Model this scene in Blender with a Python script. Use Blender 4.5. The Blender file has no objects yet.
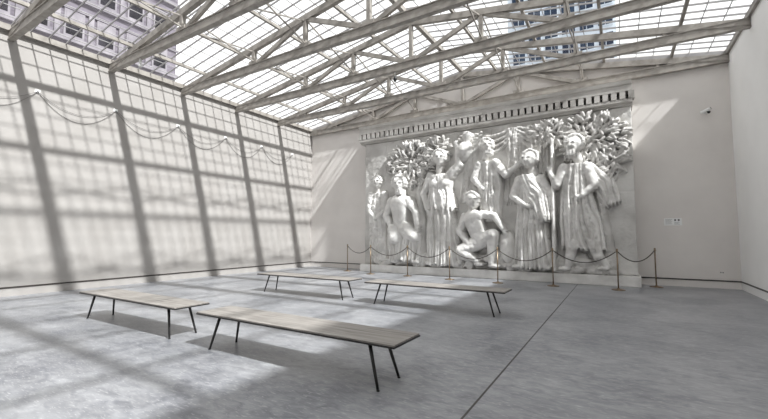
import bpy, bmesh, math, random
import numpy as np
from mathutils import Vector, Matrix
random.seed(7)
S = bpy.context.scene
COL = S.collection
W, EAVE, RIDGE = 14.71, 6.33, 7.49          # hall width, glass height at the walls and at the ridge
YF = -19.0; YG = YF                                   # front end of the hall, behind the camera
SP = 2.085                                   # truss spacing
def roof_z(x): return EAVE + (RIDGE - EAVE) * (1 - abs(x - W / 2) / (W / 2))

# ------------------------------------------------------------------ materials
def nodemat(name):
    m = bpy.data.materials.new(name); m.use_nodes = True
    nt = m.node_tree
    return m, nt, nt.nodes['Principled BSDF']
def noise_mat(name, c1, c2, scale=4.0, rough=0.6, metal=0.0, bump=0.0, bscale=40.0, stretch=(1, 1, 1), detail=6.0, lo=.35, hi=.65, spec=0.5, rvar=0.0):
    m, nt, b = nodemat(name)
    N, L = nt.nodes.new, nt.links.new
    tc = N('ShaderNodeTexCoord'); mp = N('ShaderNodeMapping'); mp.inputs['Scale'].default_value = stretch
    L(tc.outputs['Object'], mp.inputs['Vector'])
    n = N('ShaderNodeTexNoise'); n.inputs['Scale'].default_value = scale; n.inputs['Detail'].default_value = detail
    L(mp.outputs[0], n.inputs['Vector'])
    r = N('ShaderNodeValToRGB'); r.color_ramp.elements[0].position = lo; r.color_ramp.elements[1].position = hi
    r.color_ramp.elements[0].color = (*c1, 1); r.color_ramp.elements[1].color = (*c2, 1)
    L(n.outputs['Fac'], r.inputs['Fac']); L(r.outputs['Color'], b.inputs['Base Color'])
    b.inputs['Roughness'].default_value = rough; b.inputs['Metallic'].default_value = metal
    b.inputs['Specular IOR Level'].default_value = spec
    if rvar:
        mr = N('ShaderNodeMapRange'); mr.inputs['To Min'].default_value = rough - rvar; mr.inputs['To Max'].default_value = rough + rvar
        L(n.outputs['Fac'], mr.inputs['Value']); L(mr.outputs[0], b.inputs['Roughness'])
    if bump:
        n2 = N('ShaderNodeTexNoise'); n2.inputs['Scale'].default_value = bscale; n2.inputs['Detail'].default_value = 5
        L(mp.outputs[0], n2.inputs['Vector'])
        bp = N('ShaderNodeBump'); bp.inputs['Strength'].default_value = bump; bp.inputs['Distance'].default_value = .02
        L(n2.outputs['Fac'], bp.inputs['Height']); L(bp.outputs[0], b.inputs['Normal'])
    return m
def floor_mat():
    m, nt, b = nodemat('polished_concrete')
    N, L = nt.nodes.new, nt.links.new
    tc = N('ShaderNodeTexCoord')
    def noise(s, d, st=(1, 1, 1), dist=0):
        mp = N('ShaderNodeMapping'); mp.inputs['Scale'].default_value = st; L(tc.outputs['Object'], mp.inputs['Vector'])
        n = N('ShaderNodeTexNoise'); n.inputs['Scale'].default_value = s; n.inputs['Detail'].default_value = d; n.inputs['Distortion'].default_value = dist
        L(mp.outputs[0], n.inputs['Vector']); return n
    a = noise(.9, 8, dist=.6); bb = noise(5, 10, (1, 2.2, 1), 1.0); c = noise(14, 6, (1, 5, 1), .5)
    r = N('ShaderNodeValToRGB'); e = r.color_ramp.elements
    e[0].position, e[1].position = .36, .66; e[0].color = (.145, .15, .167, 1); e[1].color = (.355, .358, .37, 1)
    mx = N('ShaderNodeMath'); mx.operation = 'MULTIPLY_ADD'; mx.inputs[1].default_value = .5
    h = N('ShaderNodeMath'); h.operation = 'MULTIPLY'; h.inputs[1].default_value = .5
    L(bb.outputs['Fac'], h.inputs[0]); L(a.outputs['Fac'], mx.inputs[0]); L(h.outputs[0], mx.inputs[2]); L(mx.outputs[0], r.inputs['Fac'])
    r2 = N('ShaderNodeValToRGB'); e = r2.color_ramp.elements     # sparse pale trowel scuffs
    e[0].position, e[1].position = .57, .72; e[0].color = (0, 0, 0, 1); e[1].color = (.6, .6, .6, 1)
    L(c.outputs['Fac'], r2.inputs['Fac'])
    mix = N('ShaderNodeMix'); mix.data_type = 'RGBA'; mix.inputs['B'].default_value = (.55, .55, .55, 1)
    L(r2.outputs['Color'], mix.inputs['Factor']); L(r.outputs['Color'], mix.inputs['A'])
    L(mix.outputs['Result'], b.inputs['Base Color'])
    mr = N('ShaderNodeMapRange'); mr.inputs['To Min'].default_value = .24; mr.inputs['To Max'].default_value = .44
    L(bb.outputs['Fac'], mr.inputs['Value']); L(mr.outputs[0], b.inputs['Roughness'])
    b.inputs['Specular IOR Level'].default_value = .45
    return m
def glass_mat():
    m = bpy.data.materials.new('roof_glass'); m.use_nodes = True; nt = m.node_tree
    for n in list(nt.nodes): nt.nodes.remove(n)
    N, L = nt.nodes.new, nt.links.new
    o = N('ShaderNodeOutputMaterial'); mx = N('ShaderNodeMixShader'); t = N('ShaderNodeBsdfTransparent'); g = N('ShaderNodeBsdfGlossy')
    lw = N('ShaderNodeLayerWeight'); pw = N('ShaderNodeMath'); pw.operation = 'POWER'; pw.inputs[1].default_value = 5
    f = N('ShaderNodeMath'); f.operation = 'MULTIPLY_ADD'; f.inputs[1].default_value = .9; f.inputs[2].default_value = .04
    L(lw.outputs['Facing'], pw.inputs[0]); L(pw.outputs[0], f.inputs[0])
    t.inputs['Color'].default_value = (.92, .95, .97, 1); g.inputs['Roughness'].default_value = .03
    L(f.outputs[0], mx.inputs[0]); L(t.outputs[0], mx.inputs[1]); L(g.outputs[0], mx.inputs[2]); L(mx.outputs[0], o.inputs[0])
    return m
def wood_mat():
    m, nt, b = nodemat('bench_plywood')
    N, L = nt.nodes.new, nt.links.new
    tc = N('ShaderNodeTexCoord'); mp = N('ShaderNodeMapping'); mp.inputs['Scale'].default_value = (.55, 9, 9)
    L(tc.outputs['Object'], mp.inputs['Vector'])
    n = N('ShaderNodeTexNoise'); n.inputs['Scale'].default_value = 3.2; n.inputs['Detail'].default_value = 9; n.inputs['Distortion'].default_value = .7
    L(mp.outputs[0], n.inputs['Vector'])
    r = N('ShaderNodeValToRGB'); e = r.color_ramp.elements
    e[0].position, e[1].position = .3, .7; e[0].color = (.18, .163, .147, 1); e[1].color = (.345, .322, .298, 1)
    L(n.outputs['Fac'], r.inputs['Fac']); L(r.outputs['Color'], b.inputs['Base Color'])
    b.inputs['Roughness'].default_value = .55
    return m
M = dict(
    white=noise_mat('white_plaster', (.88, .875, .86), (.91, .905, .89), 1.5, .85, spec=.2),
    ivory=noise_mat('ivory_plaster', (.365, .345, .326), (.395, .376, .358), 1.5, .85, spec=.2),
    grey=noise_mat('grey_plaster', (.715, .68, .652), (.765, .73, .70), 1.2, .85, spec=.2),
    floor=floor_mat(), glass=glass_mat(), wood=wood_mat(),
    steel=noise_mat('cream_painted_steel', (.22, .2, .178), (.34, .315, .285), 5, .5, bump=.05, lo=.3, hi=.6),
    bar=noise_mat('grey_glazing_bar', (.27, .26, .26), (.33, .32, .32), 5, .5),
    marble=noise_mat('weathered_marble', (.60, .585, .56), (.80, .785, .76), 2.2, .6, bump=.25, bscale=22, detail=10, lo=.3, hi=.62, spec=.3),
    slab=noise_mat('stained_marble', (.45, .435, .415), (.72, .705, .68), 1.1, .7, bump=.5, bscale=16, detail=12, lo=.3, hi=.66, spec=.25),
    stone=noise_mat('cornice_stone', (.45, .43, .405), (.6, .58, .55), 2.0, .7, bump=.2, bscale=25, detail=9, spec=.25),
    dark=noise_mat('dark_bronze_strip', (.03, .025, .022), (.05, .042, .038), 6, .45),
    leg=noise_mat('blackened_steel', (.035, .034, .034), (.06, .058, .056), 8, .4, .6),
    brass=noise_mat('aged_brass', (.20, .15, .10), (.31, .235, .16), 12, .38, .75),
    rope=noise_mat('dark_rope', (.05, .043, .038), (.10, .088, .078), 60, .9),
    cable=noise_mat('grey_cable', (.16, .15, .145), (.22, .21, .2), 30, .6),
    plastic=noise_mat('white_plastic', (.82, .82, .81), (.87, .87, .86), 5, .4),
    black=noise_mat('black_plastic', (.015, .015, .016), (.03, .03, .03), 5, .25),
    ink=noise_mat('grey_print', (.12, .12, .12), (.2, .2, .2), 60, .7),
    brick=noise_mat('mauve_brick', (.085, .072, .09), (.19, .17, .20), .6, .8, stretch=(1, 1, 6), detail=8),
    lintel=noise_mat('pale_stone_band', (.15, .137, .155), (.26, .24, .26), 1, .8),
    facade=noise_mat('pale_blue_facade', (.42, .47, .53), (.55, .6, .65), .5, .6),
    pane=noise_mat('dark_window_glass', (.004, .004, .006), (.03, .027, .035), .8, .3, spec=.15),
    bluepane=noise_mat('blue_window_glass', (.003, .008, .025), (.012, .03, .06), .6, .3, spec=.12),
)

# ------------------------------------------------------------------ mesh helpers
class MB:
    def __init__(s): s.v, s.f = [], []
    def add(s, vs, fs):
        o = len(s.v); s.v += [tuple(v) for v in vs]; s.f += [tuple(i + o for i in f) for f in fs]; return s
    def box(s, x0, x1, y0, y1, z0, z1):
        return s.add([(x, y, z) for z in (z0, z1) for y in (y0, y1) for x in (x0, x1)],
                     [(0, 2, 3, 1), (4, 5, 7, 6), (0, 1, 5, 4), (2, 6, 7, 3), (0, 4, 6, 2), (1, 3, 7, 5)])
    def bar(s, a, b, w, d, up=(0, 0, 1)):
        a, b = Vector(a), Vector(b); t = (b - a).normalized(); u = Vector(up)
        sx = t.cross(u)
        if sx.length < 1e-4: sx = t.cross(Vector((0, 1, 0)))
        sx.normalize(); sz = sx.cross(t).normalized()
        vs = [p + sx * i * w / 2 + sz * j * d / 2 for p in (a, b) for j in (-1, 1) for i in (-1, 1)]
        return s.add(vs, [(0, 1, 3, 2), (4, 6, 7, 5), (0, 4, 5, 1), (2, 3, 7, 6), (0, 2, 6, 4), (1, 5, 7, 3)])
    def tube(s, pts, r, n=8, closed=False):
        pts = [Vector(p) for p in pts]; rs = r if isinstance(r, (list, tuple)) else [r] * len(pts)
        o = len(s.v); ref = Vector((0, 0, 1))
        t0 = (pts[1] - pts[0]).normalized()
        if abs(t0.dot(ref)) > .95: ref = Vector((0, 1, 0))
        m = len(pts)
        for i, p in enumerate(pts):
            if closed: t = (pts[(i + 1) % m] - pts[i - 1]).normalized()
            else: t = (pts[min(i + 1, m - 1)] - pts[max(i - 1, 0)]).normalized()
            u = t.cross(ref).normalized(); w = t.cross(u)
            for k in range(n):
                a = 2 * math.pi * k / n; s.v.append(tuple(p + (u * math.cos(a) + w * math.sin(a)) * rs[i]))
        for i in range(m if closed else m - 1):
            j = (i + 1) % m
            for k in range(n):
                k2 = (k + 1) % n; s.f.append((o + i * n + k, o + i * n + k2, o + j * n + k2, o + j * n + k))
        if not closed:
            s.f.append(tuple(o + k for k in range(n))[::-1]); s.f.append(tuple(o + (m - 1) * n + k for k in range(n)))
        return s
    def lathe(s, prof, c=(0, 0, 0), n=24):
        o = len(s.v); m = len(prof)
        for r, z in prof:
            for k in range(n):
                a = 2 * math.pi * k / n; s.v.append((c[0] + r * math.cos(a), c[1] + r * math.sin(a), c[2] + z))
        for i in range(m - 1):
            for k in range(n):
                k2 = (k + 1) % n; s.f.append((o + i * n + k, o + i * n + k2, o + (i + 1) * n + k2, o + (i + 1) * n + k))
        s.f.append(tuple(o + k for k in range(n))[::-1]); s.f.append(tuple(o + (m - 1) * n + k for k in range(n)))
        return s
    def prism(s, prof, x0, x1):        # profile of (y, z) swept along x
        n = len(prof); o = len(s.v)
        for x in (x0, x1): s.v += [(x, y, z) for y, z in prof]
        for k in range(n):
            k2 = (k + 1) % n; s.f.append((o + k, o + k2, o + n + k2, o + n + k))
        s.f.append(tuple(o + k for k in range(n))[::-1]); s.f.append(tuple(o + n + k for k in range(n)))
        return s
    def build(s, name, mat, parent=None, smooth=False, bevel=0.0, normals=True):
        me = bpy.data.meshes.new(name); me.from_pydata(s.v, [], s.f); me.update()
        if normals or bevel:
            bm = bmesh.new(); bm.from_mesh(me); bmesh.ops.recalc_face_normals(bm, faces=bm.faces)
            if bevel: bmesh.ops.bevel(bm, geom=bm.edges[:], offset=bevel, segments=2, affect='EDGES', profile=.5)
            bm.to_mesh(me); bm.free()
        me.materials.append(mat)
        if smooth: me.polygons.foreach_set('use_smooth', [True] * len(me.polygons))
        o = bpy.data.objects.new(name, me); COL.objects.link(o)
        if parent: o.parent = parent
        return o
def tag(o, label, cat, group=None, kind=None):
    o['label'] = label; o['category'] = cat
    if group: o['group'] = group
    if kind: o['kind'] = kind
    return o
def thing(name, label, cat, loc=(0, 0, 0), group=None):
    o = bpy.data.objects.new(name, None); COL.objects.link(o); o.location = loc; o.empty_display_size = .2
    return tag(o, label, cat, group)
def struct(o, label=None, cat=None):
    o['kind'] = 'structure'
    if label: o['label'] = label; o['category'] = cat
    return o
def copy_tree(o, parent=None):
    c = o.copy(); COL.objects.link(c); c.parent = parent
    for ch in list(o.children): copy_tree(ch, c)
    return c

# ------------------------------------------------------------------ the room
struct(MB().box(-.3, W + .3, YF - .3, .3, -.2, 0).build('floor', M['floor']), 'mottled grey polished concrete floor of the hall', 'floor')
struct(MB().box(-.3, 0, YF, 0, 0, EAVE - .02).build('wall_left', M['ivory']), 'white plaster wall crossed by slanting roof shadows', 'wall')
struct(MB().box(W, W + .3, YF, 0, 0, EAVE - .02).build('wall_right', M['white']), 'plain white wall in shade beside the grey end wall', 'wall')
def gable(y0, y1):
    prof = [(-.3, 0), (W + .3, 0), (W + .3, EAVE), (W / 2, RIDGE), (-.3, EAVE)]
    return MB().add([(x, y, z) for y in (y0, y1) for x, z in prof],
                    [(0, 1, 2, 3, 4), (9, 8, 7, 6, 5)] + [(k, (k + 1) % 5, 5 + (k + 1) % 5, 5 + k) for k in range(5)])
struct(gable(0, .3).build('wall_back', M['grey']), 'grey plaster gable wall behind the marble relief', 'wall')
struct(gable(YF - .3, YF).build('wall_front', M['white']), 'white gable wall closing the hall', 'wall')
# shadow-gap baseboards: a dark strip over a strip of plaster
struct(MB().box(0, .014, YF, -.014, .185, .218).build('baseboard_left', M['dark']), 'thin dark strip low along the white shadow-crossed wall', 'baseboard')
struct(MB().box(W - .014, W, YF, -.014, .185, .218).build('baseboard_right', M['dark']), 'thin dark strip low along the plain white wall', 'baseboard')
struct(MB().box(0, 3.42, -.014, 0, .185, .218).box(12.5, W, -.014, 0, .185, .218).build('baseboard_back', M['dark']), 'thin dark strip low along the grey end wall', 'baseboard')
# one sawn joint in the concrete
struct(MB().box(11.0 - .009, 11.0 + .009, YF, -1.0, 0, .0012).build('trim_1', M['dark']), 'dark straight sawn joint in the concrete floor', 'floor joint')
# ceiling: glass, glazing bars
g = MB(); sl = []
g.add([(0, YG, EAVE), (W / 2, YG, RIDGE), (W / 2, 0, RIDGE), (0, 0, EAVE)], [(0, 1, 2, 3)])
g.add([(W / 2, YG, RIDGE), (W, YG, EAVE), (W, 0, EAVE), (W / 2, 0, RIDGE)], [(0, 1, 2, 3)])
ceil = struct(g.build('ceiling', M['glass'], normals=False), 'pitched glass roof with a fine grid of glazing bars', 'glass roof')
gb = MB(); k = 0; y = -.02
nb = int(-YG / (SP / 6))
for i in range(nb + 1):
    y = -.03 - i * SP / 6
    for x0, x1 in ((0, W / 2), (W, W / 2)):
        gb.bar((x0, y, EAVE - .03), (x1, y, RIDGE - .03), .019, .04)
for s in (0, 1):
    for i in range(1, 18):
        x = i * W / 2 / 18; x = W - x if s else x
        gb.bar((x, YG, roof_z(x) - .012), (x, 0, roof_z(x) - .012), .018, .016)
b = gb.build('glazing_bars', M['bar'], ceil); b['kind'] = 'structure'
# eave and ridge trims
struct(MB().box(.0, .10, YF, 0, 6.18, 6.32).build('trim_2', M['steel']), 'pale eave beam along the top of the shadow-crossed wall', 'beam')
struct(MB().box(W - .06, W, YF, 0, 6.2, 6.33).build('trim_3', M['steel']), 'pale eave beam along the top of the plain white wall', 'beam')
tr = MB()
for x0, x1 in ((0.1, W / 2), (W - .12, W / 2)):
    tr.bar((x0, -.05, roof_z(x0) - .11), (x1, -.05, RIDGE - .11), .1, .12)
struct(tr.build('trim_4', M['bar']), 'dark sloping trim where the glass meets the end wall', 'trim')
struct(MB().box(W / 2 - .06, W / 2 + .06, YF, 0, RIDGE - .16, RIDGE - .03).build('trim_5', M['steel']), 'pale ridge beam under the peak of the glass roof', 'beam')

# ------------------------------------------------------------------ trusses
CB0, CB1 = 5.98, 6.20
PX = [1.54, 3.47, 5.40, 7.355, 9.31, 11.24, 13.17]
def top_z(x): return roof_z(x) - .27
def make_truss():
    t = thing('roof_truss', 'x', 'roof truss', (0, 0, 0), 'pale steel trusses carrying the glass roof')
    MB().box(0, W, -.045, .045, CB0 + .02, CB1 - .02).box(0, W, -.065, .065, CB0, CB0 + .02).box(0, W, -.065, .065, CB1 - .02, CB1).build('bottom_chord', M['steel'], t)
    for sgn in (0, 1):
        f = (lambda x: x) if not sgn else (lambda x: W - x)
        MB().bar((f(.02), 0, top_z(.02) + .04), (f(W / 2), 0, top_z(W / 2) + .04), .11, .16).build('top_chord', M['steel'], t)
    for x in PX[1:-1]:
        MB().box(x - .05, x + .05, -.05, .05, CB1, top_z(x)).build('post', M['steel'], t)
    for x in (PX[0], PX[-1]):
        MB().box(x - .035, x + .035, -.04, .04, CB1, top_z(x)).build('post', M['steel'], t)
    for a, c in ((1, 2), (3, 2), (3, 4), (5, 4)):
        MB().bar((PX[a] + (.1 if c > a else -.1), 0, CB1 - .02), (PX[c], 0, top_z(PX[c]) + .02), .08, .11).build('diagonal', M['steel'], t)
    for x in PX[1:-1]:
        gp = MB().box(x - .16, x + .16, -.055, .055, CB1, CB1 + .09).build('gusset_plate', M['steel'], t)
    return t
proto = make_truss()
TL = ['roof truss lying against the grey end wall above the relief',
      'second roof truss out from the grey end wall',
      'third roof truss out from the grey end wall, a small sensor under it',
      'fourth roof truss out from the grey end wall',
      'fifth roof truss out from the grey end wall, a small bracket under it',
      'sixth roof truss out, only its wall end in the top left corner',
      'roof truss nearest the viewer, known only by its floor shadow']
for k, lb in enumerate(TL):
    o = proto if k == 0 else copy_tree(proto)
    o.location = (0, -.1 if k == 0 else -SP * k, 0); o['label'] = lb
    if k == 0: continue
    d = SP - (.1 if k == 1 else 0)           # crossed sway bracing back to the next truss
    for x in (PX[1], PX[2], PX[4], PX[5]):
        zt = top_z(x) - .04
        MB().bar((x - .03, .05, CB1 + .07), (x - .03, d - .05, zt), .03, .03).build('sway_brace', M['steel'], o)
        MB().bar((x + .03, .05, zt), (x + .03, d - .05, CB1 + .07), .03, .03).build('sway_brace', M['steel'], o)
# purlins
pl = ['wall-side', 'second', 'third', 'fourth']
for s in (0, 1):
    for i in range(4):
        x = 1.22 + i * 1.637; x = W - x if s else x
        z = roof_z(x) - .055
        o = MB().box(x - .034, x + .034, YG, -.02, z - .09, z - .065).box(x - .016, x + .016, YG, -.02, z - .065, z).build('purlin', M['steel'])
        tag(o, '%s long pale roof purlin counting inward from the %s' % (['first', 'second', 'third', 'fourth'][i], 'plain white wall' if s else 'shadow-striped wall'), 'purlin', 'long purlins under the glass roof')
# little fittings on the chords
t = thing('hanging_sensor', 'small black sensor hanging under the third roof truss', 'sensor', (6.842, -4.17, CB0))
MB().tube([(0, 0, 0), (0, 0, -.13)], .012).build('stem', M['plastic'], t)
MB().lathe([(.02, -.13), (.045, -.16), (.05, -.22), (.03, -.27), (.01, -.28)]).build('sensor_head', M['black'], t, smooth=True)
t = thing('hanging_bracket', 'small white bracket hanging under the fifth roof truss', 'bracket', (1.62, -SP * 4, CB0))
MB().box(-.012, .012, -.03, .03, -.17, 0).build('strap', M['plastic'], t)
MB().box(-.04, .04, -.04, .04, -.2, -.17).build('plate', M['plastic'], t)

# ------------------------------------------------------------------ benches
def make_bench():
    t = thing('bench', 'x', 'bench', (0, 0, 0), 'long low benches in the middle of the hall')
    L2, B2 = 1.425, .25
    MB().box(-L2, L2, -B2, B2, .43, .446).build('seat', M['wood'], t, bevel=.003)
    f = MB().box(-L2 - .006, L2 + .006, -B2 - .006, B2 + .006, .414, .4298)
    f.build('seat_edge', M['leg'], t, bevel=.002)
    for sx in (-1, 1):
        for sy in (-1, 1):
            lg = MB().tube([(sx * 1.10, sy * .145, .414), (sx * 1.225, sy * .192, 0.006)], [.019, .013], 10).build('leg', M['leg'], t, smooth=True)
            MB().lathe([(.015, 0), (.016, .006), (.013, .012)], (sx * 1.226, sy * .1925, 0), 10).build('foot_glide', M['black'], lg)
        MB().box(sx * 1.10 - .05, sx * 1.10 + .05, -.2, .2, .408, .414).build('mounting_plate', M['leg'], t)
    return t
bp = make_bench()
for i, (x, y, lb) in enumerate([(8.95, -10.13, 'long plank bench nearest the viewer, one end in shade'),
                                (5.60, -10.12, 'long plank bench beside the shadow-striped white wall, nearer the viewer'),
                                (5.68, -6.4, 'long plank bench in the far corner by the white and grey walls'),
                                (8.96, -6.42, 'long plank bench before the middle of the relief, one end in shade')]):
    o = bp if i == 0 else copy_tree(bp)
    o.location = (x, y, 0); o['label'] = lb

# ------------------------------------------------------------------ stanchions and ropes
PO = [(2.88, -1.05), (4.31, -1.56), (5.78, -1.48), (7.42, -1.72), (8.97, -1.83), (10.46, -1.71), (12.0, -1.69), (12.874, -.489)]
def make_post():
    t = thing('stanchion', 'x', 'barrier post', (0, 0, 0), 'brass barrier posts before the relief')
    MB().lathe([(.155, 0), (.16, .006), (.15, .016), (.05, .026), (.03, .045), (.018, .05)], n=28).build('base', M['brass'], t, smooth=True)
    MB().tube([(0, 0, .04), (0, 0, .99)], .017, 12).build('pole', M['brass'], t, smooth=True)
    MB().lathe([(.018, .98), (.028, .985), (.028, 1.0), (.02, 1.01), (.026, 1.03), (.018, 1.05), (.004, 1.056)], n=16).build('finial', M['brass'], t, smooth=True)
    MB().tube([(.03 * math.cos(a), .03 * math.sin(a), .972) for a in [i * math.pi / 6 for i in range(12)]], .006, 6, True).build('rope_ring', M['brass'], t, smooth=True)
    return t
pp = make_post()
nth = ['first', 'second', 'third', 'fourth', 'fifth', 'sixth', 'seventh', 'eighth']
for i, (x, y) in enumerate(PO):
    o = pp if i == 0 else copy_tree(pp)
    o.location = (x, y, 0)
    o['label'] = ('slim brass barrier post against the bare grey wall, last in the row' if i == 7 else
                  'slim brass barrier post nearest the striped wall, first in the row' if i == 0 else
                  'slim brass barrier post, %s along the relief from the striped wall' % nth[i])
for i in range(7):
    a, c = Vector((*PO[i], .972)), Vector((*PO[i + 1], .972))
    d = (c - a).normalized(); a += d * .03; c -= d * .03
    sag = [.24, .28, .30, .30, .30, .30, .27][i]
    pts = [a.lerp(c, k / 20) - Vector((0, 0, sag * (1 - (2 * k / 20 - 1) ** 2))) for k in range(21)]
    o = MB().tube(pts, .013, 8).build('barrier_rope', M['rope'], smooth=True)
    tag(o, 'dark sagging rope from the %s to the %s barrier post' % (nth[i], nth[i + 1]), 'rope', 'ropes between the brass posts')

# ------------------------------------------------------------------ cables and their modelled shadow lines on the shadowed wall
AY = [-11.65, -9.89, -8.17, -6.36, -4.6, -2.95, -1.25]
seq = ['', 'nearest in view', 'second in view', 'third', 'fourth', 'fifth', 'sixth']
for i, y in enumerate(AY):
    if i == 0: continue
    t = thing('wall_hook', 'small pale cable hook high on the shadow-striped wall, %s' % ['', 'farthest from the relief', 'second nearest the viewer', 'third nearest the viewer', 'third nearest the grey wall', 'second nearest the grey wall', 'nearest the grey wall'][i], 'hook', (0, y, 4.92), 'hooks holding the wall cables')
    MB().box(0, .012, -.05, .05, -.03, .06).build('plate', M['plastic'], t)
    MB().tube([(.01, 0, .02), (.04, 0, .02), (.055, 0, 0), (.06, 0, .03)], .011, 8).build('arm', M['plastic'], t, smooth=True)
for i in range(6):
    for j, (sag, dx) in enumerate(((.36, .035), (.57, .022))):  # lower strand is geometry standing in for the upper cable's cast shadow
        a, c = Vector((dx, AY[i], 4.925)), Vector((dx, AY[i + 1], 4.925))
        pts = [a.lerp(c, k / 24) - Vector((0, 0, sag * (1 - (2 * k / 24 - 1) ** 2) ** 1.0)) + Vector((-.008 * math.sin(math.pi * k / 24), 0, 0)) for k in range(25)]
        o = MB().tube(pts, .0055, 6).build('swag_line', M['cable'], smooth=True)
        tag(o, '%s swagged cable in the %s loop from the grey wall on the striped wall' % (['upper shallow', 'lower deep modelled shadow of the'][j], ['sixth', 'fifth', 'fourth', 'third', 'second', 'first'][i]), 'cable', 'cables swagged along the white wall')

# ------------------------------------------------------------------ fittings on the grey wall
t = thing('security_camera', 'small white security camera with dark lens high on the grey wall', 'camera', (14.17, 0, 4.74)); t.scale = (.7, .7, .7)
MB().lathe([(.07, 0), (.07, .02), (.05, .03)], n=20).build('mount_plate', M['plastic'], t).rotation_euler = (math.pi / 2, 0, 0)
MB().tube([(0, -.02, 0), (0, -.12, -.02), (-.02, -.17, .0)], .022, 10).build('arm', M['plastic'], t, smooth=True)
o = MB().tube([(.13, -.17, .08), (.10, -.18, .06), (-.14, -.22, -.05), (-.16, -.222, -.058)], [.045, .058, .058, .05], 16).build('housing', M['plastic'], t, smooth=True)
MB().lathe([(.06, -.03), (.055, -.07), (.03, -.1), (.005, -.11)], (.09, -.17, .0), 16).build('dome', M['black'], t, smooth=True)
MB().tube([(.131, -.169, .081), (.148, -.165, .09)], .04, 14).build('lens', M['black'], t)
t = thing('wall_label', 'white printed text panel on the grey wall beside the relief', 'label', (13.35, 0, 1.77))
MB().box(-.2, .2, -.012, 0, -.1, .1).build('panel', M['plastic'], t, bevel=.002)
k = MB()                                   # illegible lines of print: a block of text and a small picture
for i in range(5): k.box(-.17, -.02 - .02 * (i % 2), -.0135, -.012, .06 - i * .03, .068 - i * .03)
for i in range(3): k.box(.03, .15 - .03 * (i % 2), -.0135, -.012, -.02 - i * .025, -.013 - i * .025)
k.box(.03, .07, -.0135, -.012, .02, .075).box(.11, .15, -.0135, -.012, .02, .075)
k.build('print', M['ink'], t)
t = thing('socket_plate', 'faint grey socket plate low on the grey wall by the corner', 'socket', (14.33, 0, .42))
MB().box(-.06, .06, -.01, 0, -.05, .05).build('plate', M['grey'], t, bevel=.003)
MB().box(-.035, -.01, -.0115, -.01, -.015, .015).box(.01, .035, -.0115, -.01, -.015, .015).build('outlet', M['ink'], t)

# ------------------------------------------------------------------ marble relief (a plain generic carved frieze)
RX0, RX1, RZ0, RZ1, RY = 3.40, 12.49, .28, 5.06, -.58
rng = np.random.default_rng(3)
relief = thing('marble_relief', 'large weathered marble frieze of carved robed figures on the grey wall', 'relief', (0, 0, 0))
ST = .02
GX = np.arange(RX0, RX1 + 1e-6, (RX1 - RX0) / round((RX1 - RX0) / ST)); GZ = np.arange(RZ0, RZ1 + 1e-6, (RZ1 - RZ0) / round((RZ1 - RZ0) / ST))
UX, UZ = np.meshgrid(GX - RX0, GZ - RZ0)          # local coordinates, u to the right, v up
NZ, NX = UX.shape
def vnoise(cell, octv=4, seed=0):
    r = np.random.default_rng(seed); out = np.zeros_like(UX); amp = 1; tot = 0
    for _ in range(octv):
        gw, gh = int(9.2 / cell) + 3, int(4.9 / cell) + 3
        g_ = r.random((gh, gw)); x = UX / cell; z = UZ / cell
        i = x.astype(int); j = z.astype(int); fx = x - i; fz = z - j
        fx = fx * fx * (3 - 2 * fx); fz = fz * fz * (3 - 2 * fz)
        out += amp * ((g_[j, i] * (1 - fx) + g_[j, i + 1] * fx) * (1 - fz) + (g_[j + 1, i] * (1 - fx) + g_[j + 1, i + 1] * fx) * fz)
        tot += amp; amp *= .5; cell /= 2
    return out / tot - .5
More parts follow.
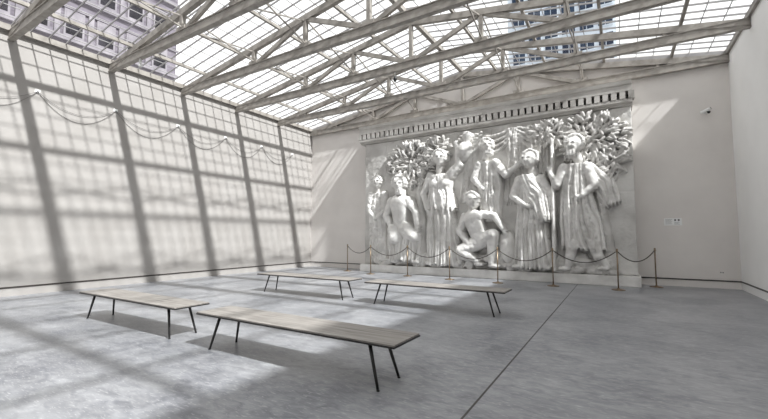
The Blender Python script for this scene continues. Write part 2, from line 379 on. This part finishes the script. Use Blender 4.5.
class Carve:
    """height field over the slab face; -1 means nothing there"""
    def __init__(s): s.h = np.full(UX.shape, -1.0)
    def put(s, hh, m): 
        a = np.where(m, hh, -1.0); k = .035
        both = (a > -.5) & (s.h > -.5)
        d = np.clip(.5 + .5 * (a - s.h) / k, 0, 1)
        sm = s.h * (1 - d) + a * d + k * d * (1 - d)
        s.h = np.where(both, sm, np.maximum(s.h, a)); return s
    def cap(s, p, q, r0, r1, d0=.1, d1=None, flat=1.0):
        d1 = d0 if d1 is None else d1
        px, pz = p; vx, vz = q[0] - px, q[1] - pz; L2 = vx * vx + vz * vz + 1e-9
        t = np.clip(((UX - px) * vx + (UZ - pz) * vz) / L2, 0, 1)
        dist = np.hypot(UX - px - t * vx, UZ - pz - t * vz); r = r0 + (r1 - r0) * t
        return s.put(d0 + (d1 - d0) * t + flat * np.sqrt(np.maximum(r * r - dist * dist, 0)), dist < r)
    def ell(s, c, rx, rz, rot=0, d=.1, ry=None):
        ry = min(rx, rz) if ry is None else ry
        cr, sr = math.cos(rot), math.sin(rot); x = UX - c[0]; z = UZ - c[1]
        q = ((x * cr + z * sr) / rx) ** 2 + ((-x * sr + z * cr) / rz) ** 2
        return s.put(d + ry * np.sqrt(np.maximum(1 - q, 0)), q < 1)
    def limb(s, pts, rs, ds, flat=1.0):
        for i in range(len(pts) - 1): s.cap(pts[i], pts[i + 1], rs[i], rs[i + 1], ds[i], ds[i + 1], flat)
        return s
    def cloth(s, A, B, d0=.1, bulge=.12, n=7, amp=.04, seed=0, wig=.35, hem=.05):
        """folded cloth between edge lines A and B, both listed from top to hem"""
        r = np.random.default_rng(seed)
        m, w = 420, 300
        A = np.array(A, float); B = np.array(B, float)
        def curve(P):
            t = np.linspace(0, len(P) - 1, m); i = np.minimum(t.astype(int), len(P) - 2); f = (t - i)[:, None]
            f = f * f * (3 - 2 * f) * .35 + f * .65
            return P[i] * (1 - f) + P[i + 1] * f
        a, c = curve(A), curve(B); u = np.linspace(0, 1, w)[None, :]; v = np.linspace(0, 1, m)[:, None]
        uu = u
        hemz = hem * np.sin(u * n * 2 * math.pi + 1) * v ** 6
        X = a[:, :1] * (1 - uu) + c[:, :1] * uu; Z = a[:, 1:] * (1 - uu) + c[:, 1:] * uu - hemz
        ph = r.random(6) * 6.28
        q = u * n + wig * np.sin(v * 5 + ph[0] + u * 4) + .18 * np.sin(v * 11 + ph[1] + u * 9)
        fold = 1 - np.abs(np.sin(math.pi * q)) ** .8 * 1.0
        fold2 = np.sin(2 * math.pi * q * .47 + ph[2] + 2 * v)
        H = d0 + bulge * np.sqrt(np.maximum(1 - (2 * u - 1) ** 2, 0)) + amp * (.45 + .75 * v) * (-fold * 1.6 + .5 + .6 * fold2)
        ix = np.clip(np.round(X / 9.09 * (NX - 1)).astype(int), 0, NX - 1); iz = np.clip(np.round(Z / (RZ1 - RZ0) * (NZ - 1)).astype(int), 0, NZ - 1)
        g_ = np.full(UX.shape, -1.0); np.maximum.at(g_, (iz, ix), H)
        for _ in range(2):                     # fill pin holes
            p_ = np.pad(g_, 1, constant_values=-1); nb_ = np.stack([p_[1:-1, :-2], p_[1:-1, 2:], p_[:-2, 1:-1], p_[2:, 1:-1]])
            ok = (nb_ > -.5).sum(0) >= 3; av = np.where(nb_ > -.5, nb_, 0).sum(0) / np.maximum((nb_ > -.5).sum(0), 1)
            g_ = np.where((g_ < -.5) & ok, av, g_)
        return s.put(g_, g_ > -.5)
    def head(s, c, r, d=.22, turn=0.0, hair=0, beard=False, seed=1):
        """an oval face with brow, nose, mouth and curled hair; turn shifts the features sideways"""
        x, z = c
        s.cap((x - turn * .1, z - r * 1.1), (x - turn * .15, z - r * 1.9), r * .55, r * .62, d - .08, d - .12)
        s.ell((x - turn * .25 * r, z + r * .15), r * .98, r * 1.12, 0, d - .02, r * .9)
        s.ell((x + turn * .2 * r, z - r * .12), r * .74, r * 1.0, 0, d + .03, r * .9)
        fx = x + turn * .45 * r
        s.cap((fx, z + r * .2), (fx + turn * .16 * r, z - r * .22), r * .1, r * .17, d + .03 + r * .88)
        s.cap((fx - r * .4, z + r * .27), (fx + r * .4, z + r * .27), r * .12, r * .12, d + .03 + r * .72)
        s.ell((fx, z - r * .52), r * .26, r * .1, 0, d + .03 + r * .74, r * .1)
        s.ell((fx, z - r * .82), r * .26, r * .2, 0, d + .03 + r * .6, r * .16)
        for e in (-1, 1):
            m = ((UX - fx - e * r * .3) / (r * .18)) ** 2 + ((UZ - z - r * .06) / (r * .12)) ** 2 < 1
            s.h = np.where(m & (s.h > 0), s.h - r * .13, s.h)
        rr = np.random.default_rng(seed)
        if hair:
            for k in range(hair):
                a = math.pi * (-.12 + 1.24 * k / (hair - 1)); q = 1.0 + .12 * rr.random()
                s.ell((x - turn * .2 * r + math.cos(a) * r * .95 * q, z + r * .2 + math.sin(a) * r * 1.0 * q), r * .27, r * .24, rr.random() * 3, d + .05, r * .3)
        if beard:
            for k in range(9):
                s.ell((fx + (k % 3 - 1) * r * .32, z - r * (.85 + .26 * (k // 3))), r * .2, r * .24, .3, d + .04 + r * .5, r * .22)
        return s
    def foot(s, c, l, dr=1, d=.12):
        s.ell((c[0] + dr * l * .3, c[1] + .05), l * .55, .075, 0, d + .02, .1)
        for k in range(4): s.ell((c[0] + dr * (l * .62 + .01 * k), c[1] + .03 + .012 * k), .055, .03, 0, d + .06 - .03 * k, .05)
        return s
    def hand(s, c, ang, r=.085, d=.25):
        ca, sa = math.cos(ang), math.sin(ang)
        s.ell(c, r * 1.15, r * .85, ang, d, r * .6)
        for k in range(4):
            o = (k - 1.5) * r * .46; bx, bz = c[0] + ca * r * .8 - sa * o, c[1] + sa * r * .8 + ca * o
            L = r * (1.15, 1.4, 1.3, .95)[k]
            s.cap((bx, bz), (bx + ca * L, bz + sa * L), r * .24, r * .19, d + .02, d)
        s.cap((c[0] - sa * r * .6, c[1] + ca * r * .6), (c[0] - sa * r * 1.3 + ca * r * .5, c[1] + ca * r * 1.3 + sa * r * .5), r * .26, r * .2, d + .02)
        return s
    def wear(s, amp=.02, seed=0, chips=0):
        n_ = vnoise(.28, 4, seed) + .9 * vnoise(.1, 2, seed + 1); s.h = np.where(s.h > -.5, s.h + 1.3 * amp * n_, s.h)
        return s
    def build(s, name, part_label=None, mat=None, deep=1.22):
        h = np.where(s.h > -.5, s.h * deep, -1.0); ok = h > -.5
        # one ring of skirt vertices sunk into the slab
        p_ = np.pad(ok, 1); ring = (p_[:-2, 1:-1] | p_[2:, 1:-1] | p_[1:-1, :-2] | p_[1:-1, 2:] | p_[:-2, :-2] | p_[2:, 2:] | p_[:-2, 2:] | p_[2:, :-2]) & ~ok
        use = ok | ring; H = np.where(ok, np.maximum(h, .0), -.06)
        cell = use[:-1, :-1] & use[1:, :-1] & use[:-1, 1:] & use[1:, 1:]
        idx = np.full(use.shape, -1); 
        cc = np.zeros_like(use); cc[:-1, :-1] |= cell; cc[1:, :-1] |= cell; cc[:-1, 1:] |= cell; cc[1:, 1:] |= cell
        idx[cc] = np.arange(cc.sum())
        V = np.stack([UX[cc] + RX0, RY - H[cc], UZ[cc] + RZ0], 1)
        j, i = np.nonzero(cell)
        F = np.stack([idx[j, i], idx[j, i + 1], idx[j + 1, i + 1], idx[j + 1, i]], 1)
        me = bpy.data.meshes.new(name); me.from_pydata(V.tolist(), [], F.tolist()); me.update()
        me.polygons.foreach_set('use_smooth', [True] * len(me.polygons)); me.materials.append(mat or M['marble'])
        o = bpy.data.objects.new(name, me); COL.objects.link(o); o.parent = relief
        if part_label: o['label'] = part_label
        return o
#RELIEF_BODY#
# the slab itself: worn blocks, faint joints, a shallow tree and rock ground
c = Carve(); H = .05 * vnoise(.9, 3, 1) + .03 * vnoise(.2, 3, 2)
for x in (1.0, 2.3, 3.7, 5.1, 6.4, 7.7): H -= .02 * np.exp(-((UX - x) / .018) ** 2) * (UZ < 4.7)
H -= .012 * np.exp(-((UZ - 2.35) / .018) ** 2)
edge = np.minimum(np.minimum(UX, 9.09 - UX), np.minimum(UZ, 4.78 - UZ))
H = np.where(edge < .011, -.5, H)
c.h = np.maximum(H, -.49); c.h = np.where(edge < .011, -.49, c.h)
V = np.stack([UX.ravel() + RX0, np.where(c.h.ravel() < -.4, 0, RY - .02 - np.clip(c.h.ravel(), -.06, .1)), UZ.ravel() + RZ0], 1)
idx = np.arange(NX * NZ).reshape(NZ, NX)
F = np.stack([idx[:-1, :-1].ravel(), idx[:-1, 1:].ravel(), idx[1:, 1:].ravel(), idx[1:, :-1].ravel()], 1)
me = bpy.data.meshes.new('slab'); me.from_pydata(V.tolist(), [], F.tolist()); me.update()
me.polygons.foreach_set('use_smooth', [True] * len(me.polygons)); me.materials.append(M['slab'])
slab = bpy.data.objects.new('slab', me); COL.objects.link(slab); slab.parent = relief

# leafy trees and rough ground in low relief behind the figures
def leafy(c, lst, seed, d=.05):
    r = np.random.default_rng(seed)
    for (x, z, rx, rz, n) in lst:
        for k in range(n):
            a = r.random() * 6.28; q = math.sqrt(r.random())
            ang = a + r.normal() * .5
            c.ell((x + rx * q * math.cos(a), z + rz * q * math.sin(a)), .10 + .05 * r.random(), .034 + .016 * r.random(), ang, d + .09 * r.random(), .06)
c = Carve()
c.limb([(2.55, .1), (2.6, 1.5), (2.45, 2.7), (2.7, 3.8)], [.2, .16, .13, .1], [.02] * 4)
leafy(c, [(2.1, 3.75, 1.0, .85, 330), (3.2, 4.15, .5, .5, 110)], 5); c.wear(.03, 3).build('carved_tree', None, M['slab'])
c = Carve()
c.limb([(8.45, .2), (8.3, 1.7), (8.35, 2.9), (8.0, 3.9)], [.17, .14, .12, .1], [.01] * 4)
leafy(c, [(8.05, 3.95, .95, .75, 300), (6.9, 4.25, .6, .4, 120), (8.6, 3.2, .35, .5, 80)], 6); c.wear(.03, 4).build('carved_tree', None, M['slab'])
c = Carve()
r_ = np.random.default_rng(11)
for k in range(80):
    x = .5 + r_.random() * 8.2; c.ell((x, .02 + .42 * r_.random()), .14 + .2 * r_.random(), .08 + .12 * r_.random(), r_.normal() * .3, .05 + .1 * r_.random(), .12)
c.wear(.06, 5).build('carved_ground', None, M['slab'])

# a curtain hung in swags behind the middle figures
c = Carve()
for (x0, x1, z0, z1, sd) in ((4.02, 4.75, 4.6, 2.3, 91), (5.5, 6.15, 4.6, 2.2, 92), (6.1, 7.0, 4.6, 3.0, 93)):
    c.cloth([(x0, z0), (x0 + .12, (z0 + z1) / 2 + .3), (x0 - .05, z1)], [(x1, z0), (x1 - .1, (z0 + z1) / 2 + .3), (x1 + .05, z1)], .0, .09, 6, .035, sd, hem=.1)
for (x, z, w_) in ((5.15, 4.55, 1.1), (4.4, 4.6, .8), (6.5, 4.6, 1.0)):
    for k in range(4):
        q = [(x + w_ * (t / 6 - .5), z - .12 * k - (.22 + .1 * k) * (1 - (t / 3 - 1) ** 2) * .6) for t in range(7)]
        c.limb(q, [.06] * 7, [.03] * 7)
c.wear(.04, 94).build('carved_curtain', None, M['slab'])

# robed figure standing, low relief, at the plain end
c = Carve()
c.cloth([(.35, 2.75), (.25, 1.8), (.3, .15)], [(.95, 2.75), (1.05, 1.8), (1.1, .15)], .03, .13, 8, 0.041, 21)
c.limb([(.36, 2.7), (.3, 2.1), (.62, 1.75)], [.14, .12, .08], [.06, .1, .16])
c.limb([(.96, 2.7), (1.06, 2.1), (.8, 1.85)], [.14, .12, .08], [.06, .1, .16])
c.head((.66, 3.2), .2, .08, .5, 11, seed=2); c.wear(.05, 22).build('carved_figure', 'low relief robed figure with folded arms')

# seated bearded man, cloak over the knees
c = Carve()
c.cap((1.75, 1.55), (1.72, 2.3), .3, .38, .1, .12); c.ell((1.58, 2.28), .2, .17, .3, .28, .1); c.ell((1.9, 2.26), .2, .17, -.3, .28, .1)
for k in range(3):
    for e in (-1, 1): c.ell((1.74 + e * .1, 1.98 - k * .16), .09, .075, 0, .33, .06)
c.limb([(1.36, 2.4), (1.16, 1.85), (1.45, 1.38)], [.17, .14, .09], [.16, .2, .32]); c.hand((1.53, 1.3), -.6, .09, .34)
c.limb([(2.08, 2.4), (2.42, 1.95), (2.5, 1.5)], [.17, .14, .09], [.16, .2, .34]); c.hand((2.5, 1.38), -1.3, .09, .34)
c.cloth([(1.3, 1.5), (1.2, 1.1), (1.25, .2)], [(2.2, 1.5), (2.62, 1.2), (2.55, .2)], .16, .2, 9, 0.061, 31)
c.cap((1.5, 1.3), (1.62, 1.02), .27, .22, .2, .36); c.cap((2.0, 1.35), (2.4, 1.1), .28, .22, .2, .36)
c.foot((1.6, .12), .34, -1, .2); c.foot((2.3, .12), .34, 1, .2)
c.head((1.74, 3.0), .25, .24, .5, 15, True, 4); c.wear(.03, 32).build('carved_figure', 'seated bearded figure with a cloak across its knees')

# standing woman with a jar on the shoulder
c = Carve()
c.cloth([(2.98, 3.25), (3.0, 2.5), (2.8, 1.4), (2.75, .12)], [(3.75, 3.25), (3.68, 2.5), (3.95, 1.4), (4.1, .12)], .12, .24, 10, 0.068, 41)
c.cloth([(2.95, 3.2), (2.95, 2.75), (2.85, 2.15)], [(3.78, 3.2), (3.76, 2.7), (3.95, 2.0)], .16, .26, 8, 0.041, 42, hem=.08)
c.ell((3.2, 2.92), .17, .16, 0, .36, .12); c.ell((3.54, 2.92), .17, .16, 0, .36, .12)
c.limb([(3.0, 3.2), (2.72, 2.6), (2.9, 2.05)], [.16, .13, .09], [.2, .2, .28]); c.hand((2.95, 1.95), -1.2, .08, .3)
c.limb([(3.74, 3.22), (4.06, 3.55), (4.02, 4.1)], [.16, .13, .09], [.2, .2, .22]); c.hand((4.0, 4.2), 1.9, .08, .25)
c.ell((4.22, 4.0), .27, .36, -.25, .12, .26); c.cap((4.3, 4.35), (4.34, 4.52), .12, .16, .16)
c.head((3.38, 3.82), .23, .24, .55, 15, False, 5); c.foot((3.0, .1), .3, -1, .2); c.foot((3.8, .1), .3, 1, .2)
c.wear(.03, 43).build('carved_figure', 'standing robed woman steadying a jar on her shoulder')

# crouching youth leaning on a rock
c = Carve()
c.cap((4.75, .95), (4.55, 1.65), .27, .33, .16, .2); c.ell((4.43, 1.68), .18, .15, .4, .36, .1); c.ell((4.72, 1.72), .17, .15, 0, .36, .1)
c.limb([(4.72, .9), (5.2, 1.15), (5.12, .25)], [.25, .19, .1], [.2, .34, .26]); c.foot((5.1, .1), .34, 1, .24)
c.limb([(4.6, .85), (4.15, .62), (4.65, .3)], [.25, .19, .1], [.2, .34, .3]); c.foot((4.62, .14), .3, 1, .26)
c.limb([(4.28, 1.75), (4.1, 1.25), (4.4, .85)], [.15, .12, .08], [.26, .32, .4]); c.hand((4.46, .8), -.5, .08, .42)
c.limb([(4.85, 1.8), (5.25, 1.75), (5.5, 1.35)], [.15, .12, .08], [.24, .26, .3]); c.hand((5.55, 1.26), -1.2, .08, .3)
c.ell((5.62, .75), .28, .55, .1, .1, .24)
c.head((4.56, 2.27), .22, .3, .7, 15, False, 8); c.wear(.03, 51).build('carved_figure', 'crouching bare youth leaning on a rock')

# two robed figures talking, at the middle
c = Carve()
c.cloth([(4.72, 3.55), (4.6, 2.8), (4.7, 2.0), (4.85, 1.6)], [(5.3, 3.55), (5.5, 2.8), (5.45, 2.0), (5.4, 1.6)], .06, .17, 8, 0.047, 61)
c.limb([(5.28, 3.5), (5.6, 3.05), (5.95, 3.3)], [.14, .11, .07], [.14, .18, .24]); c.hand((6.03, 3.36), .6, .07, .26)
c.limb([(4.74, 3.5), (4.56, 3.0), (4.85, 2.65)], [.14, .11, .07], [.14, .18, .26])
c.head((5.02, 4.08), .2, .14, .7, 13, True, 9); c.wear(.04, 62).build('carved_figure', 'robed bearded figure speaking with a raised hand')
c = Carve()
c.cloth([(6.02, 2.9), (5.95, 2.2), (5.85, 1.2), (5.8, .12)], [(6.7, 2.9), (6.78, 2.2), (6.85, 1.2), (6.95, .12)], .12, .24, 9, 0.068, 71)
c.cloth([(6.0, 2.95), (6.2, 2.3), (6.5, 1.5)], [(6.45, 3.0), (6.85, 2.4), (6.95, 1.6)], .24, .2, 6, 0.047, 72, hem=.08)
c.limb([(6.04, 2.85), (5.85, 2.35), (6.2, 2.05)], [.15, .12, .08], [.2, .26, .4]); c.hand((6.3, 2.02), -.1, .08, .42)
c.limb([(6.68, 2.85), (6.95, 2.35), (6.95, 1.9)], [.15, .12, .08], [.2, .22, .28]); c.hand((6.95, 1.8), -1.5, .08, .28)
c.head((6.36, 3.46), .23, .26, -.6, 15, False, 12); c.foot((6.0, .1), .3, -1, .2); c.foot((6.65, .1), .3, 1, .2)
c.wear(.03, 73).build('carved_figure', 'standing robed figure with one arm folded')

# walking cloaked figure with a staff at the far end
c = Carve()
c.cloth([(7.3, 3.2), (7.2, 2.4), (7.15, 1.5), (7.2, .75)], [(7.95, 3.2), (8.02, 2.4), (8.25, 1.5), (8.35, .7)], .14, .24, 9, 0.068, 81)
c.cloth([(7.85, 3.25), (8.05, 2.6), (8.25, 1.9)], [(8.1, 3.2), (8.6, 2.7), (8.75, 2.1)], .08, .16, 6, 0.054, 82, hem=.1)
c.limb([(7.5, .9), (7.42, .5), (7.35, .2)], [.16, .14, .09], [.24, .24, .22]); c.foot((7.35, .1), .32, -1, .2)
c.limb([(8.0, .9), (8.15, .5), (8.35, .25)], [.16, .14, .09], [.24, .22, .18]); c.foot((8.35, .14), .3, -1, .18)
c.limb([(7.32, 3.1), (7.12, 2.6), (6.98, 2.95)], [.15, .12, .08], [.24, .3, .36]); c.hand((6.97, 3.02), 1.7, .08, .38)
c.cap((7.02, 4.0), (7.0, .1), .045, .045, .34)
c.limb([(7.92, 3.1), (8.1, 2.55), (7.8, 2.25)], [.15, .12, .08], [.24, .28, .38]); c.hand((7.72, 2.22), 3.3, .08, .4)
c.head((7.6, 3.76), .23, .28, -.65, 15, True, 15); c.wear(.03, 83).build('carved_figure', 'walking cloaked figure with a tall staff')
#END_RELIEF#

# plinth, cornice
MB().box(RX0 - .06, RX1 + .04, -.86, -.004, 0, .28).build('plinth', M['marble'], relief, bevel=.012)
cor = MB().prism([(-.004, 5.06), (RY - .04, 5.06), (RY - .05, 5.12), (RY - .12, 5.13), (RY - .155, 5.15), (RY - .155, 5.235), (RY + .12, 5.24), (RY + .12, 5.45), (RY - .17, 5.455),
                  (RY - .175, 5.62), (RY - .2, 5.65), (RY - .215, 5.75), (-.004, 5.77)], 3.22, 12.51).build('cornice', M['stone'], relief)
nd = 45
for i in range(nd):
    x = 3.24 + i * (9.25 / (nd - 1))
    MB().box(x - .07, x + .07, RY - .165, RY + .12, 5.242, 5.454).build('dentil', M['stone'], cor)

# ------------------------------------------------------------------ buildings seen through the glass
t = thing('brick_office_block', 'mauve brick building with dark windows seen through the roof glass', 'building', (0, 0, 0))
BX = -20.0
MB().box(BX - 8, BX, -32, 4.8, 0, 34).build('wall', M['brick'], t)
rb = random.Random(5)
for k in range(8):
    z = 9.0 + k * 3.1
    MB().box(BX, BX + .22, -24, 4.9, z - .42, z - .1).build('stone_band', M['lintel'], t)
    MB().box(BX, BX + .12, -24, 4.9, z + 1.9, z + 2.05).build('stone_band', M['lintel'], t)
    for q in range(12):
        y = 3.4 - q * 1.95; hw = .48
        if z > 20 and y < -12: continue
        f = MB().box(BX, BX + .1, y - hw - .12, y + hw + .12, z - .05, z + 1.85).build('window', M['lintel'], t)
        cut = z + .1 + rb.choice((.7, 1.1, 1.5, 1.62))         # a pale blind drawn part of the way
        MB().box(BX + .1, BX + .11, y - hw, y + hw, z + .1, cut).build('pane', M['pane'], f)
        MB().box(BX + .1, BX + .115, y - hw, y + hw, cut, z + 1.72).build('blind', M['lintel'], f)
    for q in range(11):
        y = 2.42 - q * 1.95
        if z > 20 and y < -12: continue
        MB().box(BX, BX + .2, y - .16, y + .16, z - .1, z + 1.9).build('pilaster', M['lintel'], t)
t = thing('glass_office_tower', 'pale blue tower with dark blue windows seen above the end wall', 'building', (0, 0, 0))
MB().box(3.9, 12.4, 22, 32, 0, 34).build('wall', M['facade'], t)
for k in range(8):
    z = 13.2 + k * 1.75
    for q in range(6):
        x = 4.3 + q * 1.36
        f = MB().box(x, x + 1.14, 21.9, 22, z, z + 1.2).build('window', M['facade'], t)
        MB().box(x + .06, x + .54, 21.88, 21.9, z + .08, z + 1.12).box(x + .6, x + 1.08, 21.88, 21.9, z + .08, z + 1.12).build('pane', M['bluepane'], f)

# ------------------------------------------------------------------ light
w = bpy.data.worlds.new('overcast_sky'); S.world = w; w.use_nodes = True
bg = w.node_tree.nodes['Background']; bg.inputs['Color'].default_value = (1, .985, .965, 1); bg.inputs['Strength'].default_value = 1.02
sun = bpy.data.lights.new('sun', 'SUN'); sun.energy = 4.9; sun.angle = .03; sun.color = (1, .985, .965)
so = bpy.data.objects.new('sun', sun); COL.objects.link(so)
so.rotation_euler = Vector((-.90, .21, -1)).to_track_quat('-Z', 'Y').to_euler(); so.location = (20, -5, 20)

# ------------------------------------------------------------------ camera
cam = bpy.data.cameras.new('camera'); co = bpy.data.objects.new('camera', cam); COL.objects.link(co)
cam.sensor_width = 36; cam.lens = 385.086 / 768 * 36; cam.clip_end = 300
yaw, pitch, roll = .5489, .0670, -.0005
fwd = Vector((-math.sin(yaw) * math.cos(pitch), math.cos(yaw) * math.cos(pitch), math.sin(pitch)))
right = Vector((math.cos(yaw), math.sin(yaw), 0)); up = right.cross(fwd)
r2 = right * math.cos(roll) + up * math.sin(roll); u2 = up * math.cos(roll) - right * math.sin(roll)
co.matrix_world = Matrix(((r2.x, u2.x, -fwd.x, 12.0823), (r2.y, u2.y, -fwd.y, -13.3347), (r2.z, u2.z, -fwd.z, 1.4), (0, 0, 0, 1)))
S.camera = co
vs = S.view_settings; S.display_settings.display_device = 'sRGB'
vs.view_transform = 'Standard'; vs.look = 'None'; vs.gamma = 1; vs.use_curve_mapping = False; vs.exposure = 0.75
S.cycles.max_bounces = 10; S.cycles.transparent_max_bounces = 12; S.cycles.use_denoising = True
